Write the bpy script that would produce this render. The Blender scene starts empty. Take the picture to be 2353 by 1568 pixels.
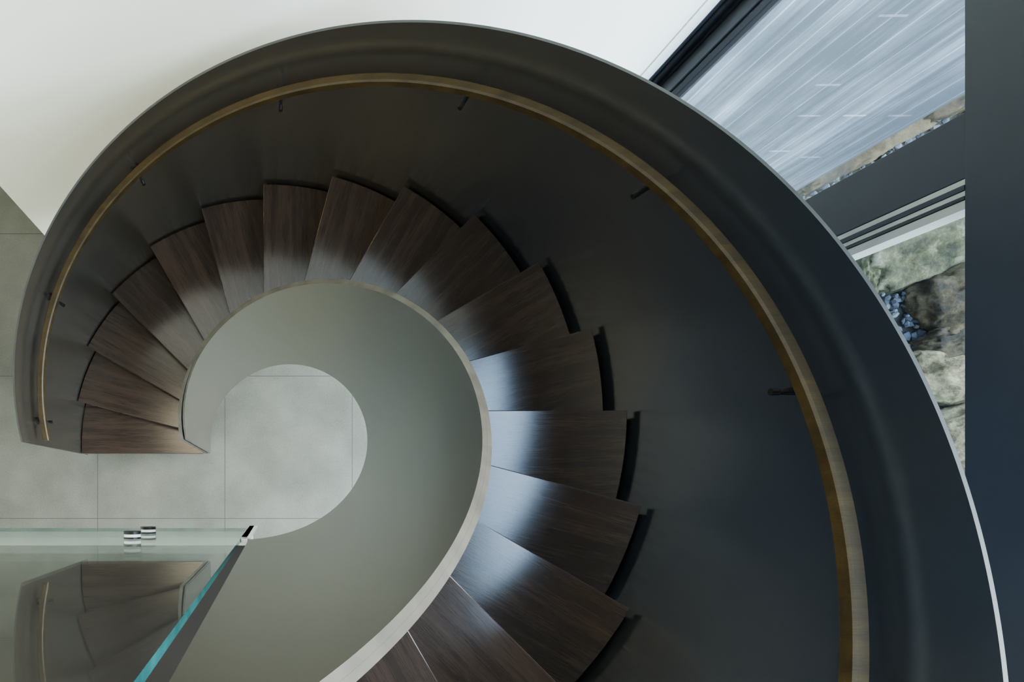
import bpy, bmesh, math, random
from mathutils import Vector, noise, Matrix
random.seed(4)
C=bpy.context.scene.collection
rd=math.radians
H=4.6537; RIS=0.175
AX,AY=-0.0495,0.2977
R0=1.414; RI=0.470; OFF=0.0193
def th(n): return rd(180-15*(n-1))
def kf(n): m=n-7; return 1+.0037*m-.0006*m*m
def ro(n): return R0*kf(n)
def ri(n): return RI*(1-.0058*(n-7))
def pol(n,r,z): return (AX+r*math.cos(th(n)),AY+r*math.sin(th(n)),z)

# ---------------- materials ----------------
def newmat(name):
    m=bpy.data.materials.new(name); m.use_nodes=True
    nt=m.node_tree; b=nt.nodes['Principled BSDF']; return m,nt,b
def N(nt,t,**k):
    n=nt.nodes.new(t)
    for a,v in k.items(): setattr(n,a,v)
    return n
def coords(nt,scale=(1,1,1),kind='Object'):
    tc=N(nt,'ShaderNodeTexCoord'); mp=N(nt,'ShaderNodeMapping'); mp.inputs['Scale'].default_value=scale
    nt.links.new(tc.outputs[kind],mp.inputs['Vector']); return mp.outputs[0]
def nz(nt,vec,scale,detail=4,rough=.55):
    n=N(nt,'ShaderNodeTexNoise'); n.inputs['Scale'].default_value=scale; n.inputs['Detail'].default_value=detail; n.inputs['Roughness'].default_value=rough
    nt.links.new(vec,n.inputs['Vector']); return n.outputs['Fac']
def ramp(nt,fac,stops):
    r=N(nt,'ShaderNodeValToRGB'); e=r.color_ramp.elements
    while len(e)<len(stops): e.new(.5)
    for i,(p,c) in enumerate(stops): e[i].position=p; e[i].color=(*c,1)
    nt.links.new(fac,r.inputs[0]); return r.outputs[0]
def bump(nt,b,h,strength,dist=.01):
    bp=N(nt,'ShaderNodeBump'); bp.inputs['Strength'].default_value=strength; bp.inputs['Distance'].default_value=dist
    nt.links.new(h,bp.inputs['Height']); nt.links.new(bp.outputs[0],b.inputs['Normal'])
def mth(nt,op,a,b=None,c=None):
    n=N(nt,'ShaderNodeMath',operation=op)
    for i,v in enumerate((a,b,c)):
        if v is None: continue
        if isinstance(v,(int,float)): n.inputs[i].default_value=v
        else: nt.links.new(v,n.inputs[i])
    return n.outputs[0]

def simple(name,col,rough=.5,metal=0,var=.12,scale=6,bs=0,spec=.5):
    m,nt,b=newmat(name); v=coords(nt)
    f=nz(nt,v,scale)
    lo=tuple(c*(1-var) for c in col); hi=tuple(min(1,c*(1+var)) for c in col)
    nt.links.new(ramp(nt,f,[(.3,lo),(.7,hi)]),b.inputs['Base Color'])
    b.inputs['Roughness'].default_value=rough; b.inputs['Metallic'].default_value=metal
    b.inputs['Specular IOR Level'].default_value=spec
    if bs: bump(nt,b,nz(nt,v,scale*12),bs,.003)
    return m

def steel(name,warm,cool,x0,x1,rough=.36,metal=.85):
    # blackened steel; olive-to-navy drift along X paints in blue window reflections and shade
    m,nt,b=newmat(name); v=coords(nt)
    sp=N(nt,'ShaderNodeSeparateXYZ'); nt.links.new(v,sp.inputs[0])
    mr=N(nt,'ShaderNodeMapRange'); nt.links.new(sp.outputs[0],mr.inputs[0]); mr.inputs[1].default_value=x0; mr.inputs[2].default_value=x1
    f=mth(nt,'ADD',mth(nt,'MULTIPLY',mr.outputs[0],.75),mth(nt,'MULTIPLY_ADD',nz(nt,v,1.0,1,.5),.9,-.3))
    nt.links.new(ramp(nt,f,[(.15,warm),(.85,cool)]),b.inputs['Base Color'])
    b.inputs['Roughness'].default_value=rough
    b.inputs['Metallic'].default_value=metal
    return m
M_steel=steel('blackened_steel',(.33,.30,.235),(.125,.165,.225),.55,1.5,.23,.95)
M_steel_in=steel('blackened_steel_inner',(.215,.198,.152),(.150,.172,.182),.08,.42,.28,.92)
M_edge=simple('dark_steel_edge',(.04,.04,.034),.6,.3,.2)
M_edge_in=simple('worn_steel_edge',(.052,.046,.032),.7,0,.35,14,spec=.2)
M_black=simple('black_metal',(.006,.006,.0065),.35,.3)
M_frame=simple('dark_window_frame',(.008,.010,.013),.45,0,spec=.25)
M_frame2=simple('grey_window_track',(.20,.20,.17),.4,.0)
M_white=simple('white_plaster',(.88,.87,.75),.5,0,.02,2)
M_trim=simple('white_trim_paint',(.8,.8,.72),.6,0,.02,2)
M_ceil=simple('dark_stained_ceiling',(.10,.095,.085),.8,0,.1,2)
M_fascia=simple('pale_fascia_paint',(.92,.92,.88),.4,0,.02,3)
M_clip=simple('white_bracket_paint',(.8,.8,.78),.4,0,.02)

def wood(name,c1,c2,c3,rough=.34,spec=.5):
    m,nt,b=newmat(name)
    b.inputs['Specular IOR Level'].default_value=spec
    oi=N(nt,'ShaderNodeObjectInfo')
    tc=N(nt,'ShaderNodeTexCoord')
    ad=N(nt,'ShaderNodeVectorMath',operation='ADD'); nt.links.new(tc.outputs['Object'],ad.inputs[0])
    cb=N(nt,'ShaderNodeCombineXYZ'); r10=mth(nt,'MULTIPLY',oi.outputs['Random'],9.0)
    for i in range(3): nt.links.new(r10,cb.inputs[i])
    nt.links.new(cb.outputs[0],ad.inputs[1])
    def mp(s):
        q=N(nt,'ShaderNodeMapping'); q.inputs['Scale'].default_value=s; nt.links.new(ad.outputs[0],q.inputs[0]); return q.outputs[0]
    f=nz(nt,mp((.8,12,8)),2.2,5,.6)
    g=nz(nt,mp((5,230,60)),2.0,5,.7)
    mix=mth(nt,'ADD',mth(nt,'MULTIPLY',f,.5),mth(nt,'MULTIPLY',g,.5))
    mix=mth(nt,'ADD',mix,mth(nt,'MULTIPLY_ADD',oi.outputs['Random'],.1,-.05))
    nt.links.new(ramp(nt,mix,[(.36,c1),(.5,c2),(.66,c3)]),b.inputs['Base Color'])
    nt.links.new(mth(nt,'MULTIPLY_ADD',g,.14,rough-.07),b.inputs['Roughness'])
    bump(nt,b,g,.12,.0008)
    return m
M_wood=wood('smoked_oak',(.010,.0060,.0042),(.021,.0128,.0088),(.038,.0235,.016),.17,.5)
M_rail=wood('oak_handrail_wood',(.014,.0085,.0017),(.030,.0185,.0040),(.052,.034,.0085),.45,.25)
M_riser=simple('dark_riser',(.008,.007,.006),.5,spec=.3)

# floor tiles
m,nt,b=newmat('concrete_tile_floor'); M_floor=m
v=coords(nt); sp=N(nt,'ShaderNodeSeparateXYZ'); nt.links.new(v,sp.inputs[0])
def joint(o,off,per,w):
    a=mth(nt,'DIVIDE',mth(nt,'SUBTRACT',o,off),per); fr=mth(nt,'FRACT',mth(nt,'ADD',a,100.5))
    d=mth(nt,'ABSOLUTE',mth(nt,'SUBTRACT',fr,.5)); return mth(nt,'LESS_THAN',d,w/per)
jx=joint(sp.outputs[0],-.387,.972,.0025); jy=joint(sp.outputs[1],-.206,1.088,.0025)
j=mth(nt,'MAXIMUM',jx,jy)
f=mth(nt,'ADD',mth(nt,'MULTIPLY',nz(nt,v,2.4,5,.5),.6),mth(nt,'MULTIPLY',nz(nt,v,90,4,.8),.4))
col=ramp(nt,f,[(.36,(.074,.071,.051)),(.5,(.104,.100,.074)),(.64,(.138,.132,.099))])
mx=N(nt,'ShaderNodeMix',data_type='RGBA'); nt.links.new(j,mx.inputs['Factor']); nt.links.new(col,mx.inputs['A']); mx.inputs['B'].default_value=(.040,.039,.028,1)
nt.links.new(mx.outputs['Result'],b.inputs['Base Color']); b.inputs['Roughness'].default_value=.6; b.inputs['Specular IOR Level'].default_value=.3
bump(nt,b,nz(nt,v,150,3),.1,.002)

# board-formed concrete
m,nt,b=newmat('board_formed_concrete'); M_board=m
v=coords(nt); sp=N(nt,'ShaderNodeSeparateXYZ'); nt.links.new(v,sp.inputs[0])
a=mth(nt,'DIVIDE',sp.outputs[0],.115); fl=mth(nt,'FLOOR',a); fr=mth(nt,'FRACT',a)
wn=N(nt,'ShaderNodeTexWhiteNoise',noise_dimensions='1D'); nt.links.new(fl,wn.inputs['W'])
seam=mth(nt,'LESS_THAN',mth(nt,'ABSOLUTE',mth(nt,'SUBTRACT',fr,.5)),.025)
zz=mth(nt,'FRACT',mth(nt,'ADD',mth(nt,'DIVIDE',sp.outputs[2],1.3),mth(nt,'MULTIPLY',wn.outputs['Value'],7.3)))
sj=mth(nt,'LESS_THAN',zz,.010)
mp=N(nt,'ShaderNodeMapping'); mp.inputs['Scale'].default_value=(18,1,1.0); nt.links.new(v,mp.inputs[0])
g=nz(nt,mp.outputs[0],1.6,6,.65)
f=mth(nt,'ADD',mth(nt,'MULTIPLY',g,.55),mth(nt,'MULTIPLY',wn.outputs['Value'],.14))
f=mth(nt,'ADD',f,mth(nt,'MULTIPLY',nz(nt,v,2.2,4),.34))
f=mth(nt,'ADD',f,mth(nt,'MULTIPLY',mth(nt,'MAXIMUM',seam,sj),.15))
nt.links.new(ramp(nt,f,[(.44,(.022,.031,.039)),(.55,(.058,.073,.086)),(.64,(.11,.13,.142)),(.80,(.26,.285,.30))]),b.inputs['Base Color'])
b.inputs['Roughness'].default_value=.85; b.inputs['Specular IOR Level'].default_value=.2

def stone(name,a,bc,c):
    m,nt,b=newmat(name); v=coords(nt)
    f=nz(nt,v,3.5,10,.72); nt.links.new(ramp(nt,f,[(.40,a),(.5,bc),(.6,c)]),b.inputs['Base Color'])
    b.inputs['Roughness'].default_value=.9; b.inputs['Specular IOR Level'].default_value=.2; bump(nt,b,nz(nt,v,18,8,.75),1,.04); return m
M_st1=stone('mossy_stone',(.013,.014,.005),(.055,.056,.022),(.16,.155,.10))
M_st2=stone('brown_stone',(.010,.008,.003),(.044,.032,.012),(.10,.08,.04))
M_st3=stone('pale_stone',(.038,.030,.012),(.15,.13,.066),(.31,.28,.18))
m,nt,b=newmat('blue_grey_gravel'); M_grav=m
at=N(nt,'ShaderNodeAttribute',attribute_name='tone'); nt.links.new(ramp(nt,at.outputs['Fac'],[(0,(.010,.014,.020)),(.6,(.036,.044,.054)),(1,(.12,.13,.135))]),b.inputs['Base Color']); b.inputs['Roughness'].default_value=.8; b.inputs['Specular IOR Level'].default_value=.2
M_soil=simple('soil_bed',(.015,.015,.012),.95,0,.4,20)

def glassmat(name,tint,rmul=1.0):
    m=bpy.data.materials.new(name); m.use_nodes=True; nt=m.node_tree; nt.nodes.clear()
    out=N(nt,'ShaderNodeOutputMaterial'); tr=N(nt,'ShaderNodeBsdfTransparent'); gl=N(nt,'ShaderNodeBsdfGlossy'); mx=N(nt,'ShaderNodeMixShader')
    tr.inputs[0].default_value=(*tint,1); gl.inputs['Roughness'].default_value=0; gl.inputs[0].default_value=(.95,1,.98,1)
    ge=N(nt,'ShaderNodeNewGeometry'); ior=mth(nt,'MULTIPLY_ADD',ge.outputs['Backfacing'],1/1.5-1.5,1.5)
    fr=N(nt,'ShaderNodeFresnel'); nt.links.new(ior,fr.inputs['IOR'])
    nt.links.new(mth(nt,'MULTIPLY',fr.outputs[0],rmul),mx.inputs[0]); nt.links.new(tr.outputs[0],mx.inputs[1]); nt.links.new(gl.outputs[0],mx.inputs[2]); nt.links.new(mx.outputs[0],out.inputs[0]); return m
M_glass=glassmat('clear_balustrade_glass',(.96,.98,.97),.85)
M_wglass=glassmat('window_glass',(.97,.98,.99),.5)
m,nt,b=newmat('teal_glass_edge'); M_teal=m
v=coords(nt); nt.links.new(ramp(nt,nz(nt,v,25),[(.3,(.003,.045,.045)),(.7,(.012,.13,.125))]),b.inputs['Base Color']); b.inputs['Roughness'].default_value=.2

# ---------------- helpers ----------------
def mesh(name,vs,fs,mats,parent=None,smooth=False,mi=None):
    me=bpy.data.meshes.new(name); me.from_pydata(vs,[],fs); me.update()
    if not isinstance(mats,(list,tuple)): mats=[mats]
    for m in mats: me.materials.append(m)
    for i,p in enumerate(me.polygons):
        p.use_smooth=smooth
        if mi: p.material_index=mi[i]
    o=bpy.data.objects.new(name,me); C.objects.link(o)
    if parent: o.parent=parent
    return o
def empty(name):
    e=bpy.data.objects.new(name,None); C.objects.link(e); return e
def box(name,x0,x1,y0,y1,z0,z1,mat,parent=None,bev=0):
    vs=[(x,y,z) for x in (x0,x1) for y in (y0,y1) for z in (z0,z1)]
    fs=[(0,1,3,2),(4,6,7,5),(0,4,5,1),(2,3,7,6),(0,2,6,4),(1,5,7,3)]
    o=mesh(name,vs,fs,mat,parent)
    if bev:
        b=o.modifiers.new('b','BEVEL'); b.width=bev; b.segments=2
    return o
class SB:
    def __init__(s): s.v=[];s.f=[];s.mi=[]
    def strip(s,A,B,m=0):
        k=len(s.v); n=len(A)
        for a,b in zip(A,B): s.v+= [a,b]
        for i in range(n-1):
            s.f.append((k+2*i,k+2*i+1,k+2*i+3,k+2*i+2)); s.mi.append(m)
    def quad(s,a,b,c,d,m=0):
        k=len(s.v); s.v+=[a,b,c,d]; s.f.append((k,k+1,k+2,k+3)); s.mi.append(m)
    def make(s,name,mats,parent=None):
        return mesh(name,s.v,s.f,mats,parent,True,s.mi)
def frange(a,b,n): return [a+(b-a)*i/(n-1) for i in range(n)]
def curved_wall(name,n0,n1,rin,rout,zb,zt,mats,parent,res=260):
    s=SB(); ns=frange(n0,n1,res)
    P=lambda r,z:[pol(n,r(n),z(n)) for n in ns]
    ib,it,ob,ot=P(rin,zb),P(rin,zt),P(rout,zb),P(rout,zt)
    s.strip(ib,it,0); s.strip(ot,ob,2 if len(mats)>2 else 0); s.strip(it,ot,1); s.strip(ob,ib,0)
    s.quad(ib[0],ob[0],ot[0],it[0],1); s.quad(ib[-1],it[-1],ot[-1],ob[-1],0)
    return s.make(name,mats,parent)

# ---------------- staircase ----------------
stair=empty('spiral_staircase')
zb=lambda n:max(0.0,(n-1.455)*RIS)
NTOP=19.0
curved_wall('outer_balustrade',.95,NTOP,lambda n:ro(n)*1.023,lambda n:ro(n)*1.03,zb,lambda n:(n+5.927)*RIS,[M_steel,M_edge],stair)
def q7(n): return max(0,(7.5-n)/6.5)
tp=lambda n:.008+.012*q7(n)
gp=lambda n:.010*max(0,(4-n)/3)
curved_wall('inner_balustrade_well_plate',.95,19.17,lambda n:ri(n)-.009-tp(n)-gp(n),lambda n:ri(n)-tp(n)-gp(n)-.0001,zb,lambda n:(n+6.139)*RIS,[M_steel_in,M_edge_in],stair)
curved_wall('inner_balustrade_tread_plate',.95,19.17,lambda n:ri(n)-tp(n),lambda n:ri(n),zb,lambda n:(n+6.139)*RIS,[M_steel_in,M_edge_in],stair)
# soffit
s=SB(); ns=frange(1.9,NTOP,200)
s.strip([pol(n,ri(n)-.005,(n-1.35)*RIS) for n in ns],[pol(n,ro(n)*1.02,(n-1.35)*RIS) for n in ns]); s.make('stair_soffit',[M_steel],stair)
NT=18
def rt(n): return ro(n)*(1.006+.011*min(1,max(0,(9-n)/3)))
for n in range(1,NT+1):
    z=n*RIS; T=.042
    d=Vector((math.cos(th(n)),math.sin(th(n)),0)); up=Vector((math.sin(th(n)),-math.cos(th(n)),0))
    rr_in=ri(n)-.004
    org=Vector((AX,AY,z))+d*math.sqrt(rr_in**2-OFF**2)-up*OFF
    Mx=Matrix((( d.x,up.x,0,org.x),(d.y,up.y,0,org.y),(0,0,1,org.z),(0,0,0,1)))
    inv=Mx.inverted()
    def nos(k,r,o): 
        dd=Vector((math.cos(th(k)),math.sin(th(k)),0)); uu=Vector((math.sin(th(k)),-math.cos(th(k)),0))
        return Vector((AX,AY,z))+dd*math.sqrt(r*r-o*o)-uu*o
    nx=n+1
    ob=OFF-.045
    a0=nos(n,rt(n),OFF); a1=nos(nx,rt(nx),ob)
    c=Vector((AX,AY,z))
    def ang(p): q=p-c; return math.atan2(q.y,q.x)
    def arc(p,q,ra,rb,k):
        A=ang(p);B=ang(q)
        if B>A+.001: B-=2*math.pi
        return [c+Vector((math.cos(A+(B-A)*i/k),math.sin(A+(B-A)*i/k),0))*(ra+(rb-ra)*i/k) for i in range(k+1)]
    outer=arc(a0,a1,rt(n),rt(nx),10)
    b0=nos(n,ri(n)-.004,OFF); b1=nos(nx,ri(nx)-.004,ob)
    inner=arc(b0,b1,ri(n)-.004,ri(nx)-.004,8)
    loop=[inv@p for p in outer+inner[::-1]]
    k=len(loop)
    vs=[(p.x,p.y,0) for p in loop]+[(p.x,p.y,-T) for p in loop]
    fs=[tuple(range(k))[::-1],tuple(range(k,2*k))]+[(i,(i+1)%k,k+(i+1)%k,k+i) for i in range(k)]
    o=mesh(f'tread_{n}',vs,fs,M_wood)
    bm=bmesh.new(); bm.from_mesh(o.data); bmesh.ops.recalc_face_normals(bm,faces=bm.faces); bm.to_mesh(o.data); bm.free()
    o.matrix_world=Mx; o.parent=stair
    bv=o.modifiers.new('b','BEVEL'); bv.width=.003; bv.segments=2; bv.limit_method='ANGLE'; bv.angle_limit=rd(50)
    # riser
    q0=nos(n,ri(n)-.004,OFF-.022); q1=nos(n,rt(n)-.004,OFF-.022); w=up*.015
    zt=z-T+.002; z0=max(0,z-RIS)+.0005
    vs=[]
    for zz_ in (z0,zt):
        for p in (q0,q1,q1+w,q0+w): vs.append((p.x,p.y,zz_))
    mesh(f'riser_{n}',vs,[(0,1,2,3),(4,7,6,5),(0,4,5,1),(1,5,6,2),(2,6,7,3),(3,7,4,0)],M_riser,stair)

# handrail
s=SB(); ns=frange(1.02,NTOP,260); ring=[]
w,h,ch=.0185,.020,.006
prof=[(-w+ch,h),(w-ch,h),(w,h-ch),(w,-h+ch),(w-ch,-h),(-w+ch,-h),(-w,-h+ch),(-w,h-ch)]
vs=[];fs=[]
for n in ns:
    r=ro(n)*.975; z=(n+4.756)*RIS
    for a,b_ in prof: vs.append(pol(n,r+a,z+b_))
k=len(prof)
for i in range(len(ns)-1):
    for j in range(k): fs.append((i*k+j,i*k+(j+1)%k,(i+1)*k+(j+1)%k,(i+1)*k+j))
fs.append(tuple(range(k))); fs.append(tuple(range((len(ns)-1)*k,len(ns)*k))[::-1])
hr=mesh('handrail',vs,fs,M_rail,stair)
for p in hr.data.polygons: p.use_smooth=False
def cyl(bm,a,b,r,seg=14):
    a=Vector(a);b=Vector(b);d=b-a
    q=d.to_track_quat('Z','Y').to_matrix().to_4x4(); q.translation=(a+b)/2
    bmesh.ops.create_cone(bm,cap_ends=True,segments=seg,radius1=r,radius2=r,depth=d.length,matrix=q)
def bmobj(bm,name,mat,parent=None,smooth=False):
    me=bpy.data.meshes.new(name); bm.to_mesh(me); bm.free(); me.materials.append(mat)
    for p in me.polygons: p.use_smooth=smooth
    o=bpy.data.objects.new(name,me); C.objects.link(o); o.parent=parent; return o
for i,n in enumerate((1.35,3.2,5.25,7.2,9.2,11.1,13.1,15.1,17)):
    bm=bmesh.new(); z=(n+4.756)*RIS; rr=ro(n)
    cyl(bm,pol(n,rr*1.023,z-.075),pol(n,rr*1.023-.008,z-.075),.022,20)
    cyl(bm,pol(n,rr*1.023,z-.075),pol(n,rr*.970,z-.075),.007)
    cyl(bm,pol(n,rr*.975,z-.084),pol(n,rr*.975,z-.018),.007)
    cyl(bm,pol(n,rr*.971,z-.075),pol(n,rr*.956,z-.075),.009)
    bmobj(bm,f'handrail_bracket_{i+1}',M_black,stair,False)

# ---------------- landing & glass ----------------
LZ=3.15
box('landing_floor',-3.6,-.075,-3.4,-.134,2.62,LZ-.012,M_fascia)
box('landing_floor_finish',-3.6,-.075,-3.4,-.1341,LZ-.0119,LZ,M_riser)
gb=empty('glass_balustrade')
gx0,gx1,gy0,gy1,gz0,gz1=-3.4,-.088,-.128,-.118,2.69,4.42
vs=[(x,y,z) for x in (gx0,gx1) for y in (gy0,gy1) for z in (gz0,gz1)]
fs=[(0,1,3,2),(4,6,7,5),(0,4,5,1),(2,3,7,6),(0,2,6,4),(1,5,7,3)]
mesh('glass_panel',vs,fs,[M_glass,M_teal],gb,False,[1,1,0,0,1,1])
for i,(x,z) in enumerate([(-.357,3.135),(-.357,2.945),(-1.4,3.135),(-1.4,2.945),(-2.4,3.135),(-2.4,2.945)]):
    for nm,ya,yb,mt in (('inner',-.1175,-.113,M_black),('ring',-.113,-.106,M_clip),('outer',-.106,-.099,M_black)):
        bm=bmesh.new(); cyl(bm,(x,ya,z),(x,yb,z),.0215 if nm!='ring' else .0205,32); bmobj(bm,f'standoff_{nm}_{i+1}',mt,gb)
    bm=bmesh.new(); cyl(bm,(x,-.134,z),(x,-.1285,z),.0215,32); bmobj(bm,f'standoff_base_{i+1}',M_black,gb)
box('end_bracket',-.087,-.070,-.134,-.114,2.62,LZ-.02,M_clip,gb,.001)
box('end_bracket_flange',-.087,-.060,-.1175,-.114,2.62,LZ-.02,M_clip,gb,.001)

# ---------------- room ----------------
W=1.875; CX=1.75; CE=6.2; HEAD=3.107
box('floor',-5.0,CX+.1,-4.5,6.0,-.1,0,M_floor)
box('wall_north',-1.69,1.645,W,W+.25,0,CE,M_white)
box('wall_north_return',-1.69,-1.50,W+.25,6.0,0,CE,M_white)
box('trim_1',1.645,1.692,W-.006,W+.05,0,CE,M_trim)
box('wall_west',-5.2,-5.0,-4.5,6.0,0,3.5,M_white)
w4=empty('window_4')
for y in (-4.4,-2.3,0,2.3,4.5,5.9): box('upper_mullion',-5.14,-5.06,y-.03,y+.03,3.5,CE,M_frame,w4)
box('wall_south',-5.0,CX,-4.7,-4.5,0,CE,M_white)
box('wall_back',-5.0,-1.69,6.0,6.2,0,CE,M_white)
box('ceiling',-5.2,CX+.2,-4.7,6.2,CE,CE+.2,M_ceil)
# east window wall
w1=empty('window_1')
for i,(a,b_) in enumerate([(1.692,1.706),(1.710,1.722),(1.726,1.744)]):
    box(f'corner_profile_{i}',a,b_,W-.012*(i%2)-.01,W+.08,0,HEAD,M_frame,w1)
box('corner_core',1.69,1.83,W+.004,W+.1,0,HEAD,M_black,w1)
for i,(a,b_) in enumerate([(1.846,1.866),(1.816,1.840),(1.775,1.810)]):
    box(f'jamb_profile_{i}',CX-.006+.008*(i%2),CX+.08,a,b_,0,HEAD,M_frame,w1)
box('jamb_core',CX+.004,CX+.06,1.765,W+.01,0,HEAD,M_black,w1)
box('glass_pane',CX+.03,CX+.036,.964,1.765,.04,HEAD,M_wglass,w1)
box('sill_rail',CX,CX+.08,.964,1.765,0,.05,M_frame,w1)
box('mullion_post',CX,CX+.09,.796,.964,0,HEAD,M_frame,w1,.002)
w2=empty('window_2')
for i,(a,b_,mm) in enumerate([(.780,.794,M_frame2),(.766,.778,M_frame),(.752,.764,M_frame2),(.742,.750,M_black),(.7175,.740,M_frame2)]):
    box(f'sliding_stile_{i}',CX-.002*(i%2),CX+.05,a,b_,0,HEAD,mm,w2)
box('glass_pane',CX+.04,CX+.046,-4.5,.7175,.04,HEAD,M_wglass,w2)
box('sill_rail',CX,CX+.09,-4.5,.7175,0,.05,M_frame,w2)
box('steel_spandrel_beam',CX,CX+.14,-4.5,W+.1,HEAD,3.62,M_frame)
box('wall_east',CX,CX+.14,1.25,W+.1,3.62,CE,M_white)
w3=empty('window_3')
for y in (-4.4,-2.7,-1.0,1.2): box('upper_mullion',CX+.02,CX+.1,y-.03,y+.03,3.62,CE-.1,M_frame,w3)
box('upper_head',CX+.02,CX+.1,-4.5,1.25,CE-.15,CE,M_frame,w3)

# ---------------- exterior ----------------
garden=empty('rock_garden')
box('exterior_concrete_wall',1.84,3.30,1.905,2.15,-.1,3.3,M_board)
box('ground_soil',CX+.1,8,-4,6,-.2,-.03,M_soil)
def boulder(name,x,y,z,sx,sy,sz,mat,seed,rz=0,sharp=.25):
    bm=bmesh.new(); bmesh.ops.create_icosphere(bm,subdivisions=5,radius=1)
    for v in bm.verts:
        p=v.co.copy()
        e=max(abs(p.x),abs(p.y),abs(p.z)); p=p.lerp(p/e*.86,.6)
        q=p*1.2+Vector((seed*7.1,seed*3.3,seed))
        f=1+sharp*noise.noise(q)+.12*noise.noise(q*2.7)+.07*noise.noise(q*7)+.05*noise.noise(q*17)
        v.co=Vector((p.x*sx*f,p.y*sy*f,p.z*sz*f))
    o=bmobj(bm,name,mat,garden,True); o.location=(x,y,z); o.rotation_euler=(0,0,rz); return o
ST=[(4.95,1.86,.0,.62,.26,.2,M_st1,1,.38),(5.9,2.3,.05,.6,.3,.25,M_st1,2,.3),(5.22,1.43,.0,.40,.30,.22,M_st2,3,.35),
(5.25,1.16,.0,.42,.14,.2,M_st2,9,.2),(5.12,.86,.0,.48,.22,.2,M_st3,4,-.05),(5.25,.47,.02,.42,.22,.22,M_st3,5,.3),(5.3,.10,.0,.45,.2,.2,M_st3,6,0),
(5.35,-.3,.04,.45,.25,.2,M_st1,7,.1),(4.4,2.62,.0,.6,.17,.15,M_st2,8,.5),(5.2,3.05,.0,.5,.16,.2,M_st2,10,.45),(6.0,1.3,.05,.4,.5,.25,M_st1,11,0),(6.0,.4,.05,.4,.45,.25,M_st2,12,.1),(4.42,1.60,0,.10,.3,.15,M_st1,13,-.1)]
for s_ in ST: boulder('garden_boulder',*s_[:8],rz=s_[8])
vs=[];fs=[];tone=[]
bm=bmesh.new(); bmesh.ops.create_icosphere(bm,subdivisions=1,radius=1); bv=[v.co.copy() for v in bm.verts]; bf=[[v.index for v in f.verts] for f in bm.faces]; bm.free()
for i in range(6000):
    x=random.uniform(3.3,6.4); y=random.uniform(-.4,3.4); r=random.uniform(.014,.034); q=Matrix.Rotation(random.uniform(0,6.3),3,Vector((random.random()-.5,random.random()-.5,random.random()+.01)).normalized())
    sx,sy,sz=r*random.uniform(.8,1.4),r*random.uniform(.8,1.3),r*random.uniform(.5,.8); k=len(vs); z=-.02+random.uniform(0,.04); t=random.random()
    for v in bv:
        p=q@Vector((v.x*sx*random.uniform(.8,1.15),v.y*sy*random.uniform(.8,1.15),v.z*sz)); vs.append((x+p.x,y+p.y,z+p.z)); tone.append(t)
    for f in bf: fs.append([k+j for j in f])
gr=mesh('gravel_bed',vs,fs,M_grav,garden); at=gr.data.attributes.new('tone','FLOAT','POINT'); at.data.foreach_set('value',tone)

# ---------------- light ----------------
wd=bpy.data.worlds.new('sky'); bpy.context.scene.world=wd; wd.use_nodes=True
nt=wd.node_tree; bg=nt.nodes['Background']
tc=N(nt,'ShaderNodeTexCoord'); sp=N(nt,'ShaderNodeSeparateXYZ'); nt.links.new(tc.outputs['Generated'],sp.inputs[0])
e=mth(nt,'MULTIPLY_ADD',sp.outputs[0],.5,.5)
nt.links.new(ramp(nt,e,[(.2,(.55,.74,1)),(.65,(.42,.68,1.0)),(.85,(.80,.90,1.0))]),bg.inputs[0])
mr=N(nt,'ShaderNodeMapRange'); nt.links.new(e,mr.inputs[0]); mr.inputs[1].default_value=.5; mr.inputs[2].default_value=.68; mr.inputs[3].default_value=3.5; mr.inputs[4].default_value=29
nt.links.new(mr.outputs[0],bg.inputs[1])
def area(name,loc,rot,sx,sy,e,col):
    l=bpy.data.lights.new(name,'AREA'); l.shape='RECTANGLE'; l.size=sx; l.size_y=sy; l.energy=e; l.color=col
    o=bpy.data.objects.new(name,l); C.objects.link(o); o.location=loc; o.rotation_euler=rot; return o
area('warm_fill_light',(-3.4,-1.2,CE-.05),(rd(25),rd(-5),0),1.6,2.4,350,(1,.88,.55))  # added warm fill for white wall and floor, no fixture known here
area('warm_fill_light',(-1.3,1.0,CE-.05),(0,0,0),.8,.8,36,(1,.88,.60))  # small added overhead fill to brighten landing fascia and north wall
cd=bpy.data.cameras.new('camera'); cam=bpy.data.objects.new('camera',cd); C.objects.link(cam)
cam.location=(0,0,H); cd.sensor_width=36; cd.lens=36*1400/2353
cd.shift_x=(1176.5-633.3)/2353; cd.shift_y=(1130.0-784)/2353; cd.clip_start=.02
bpy.context.scene.camera=cam
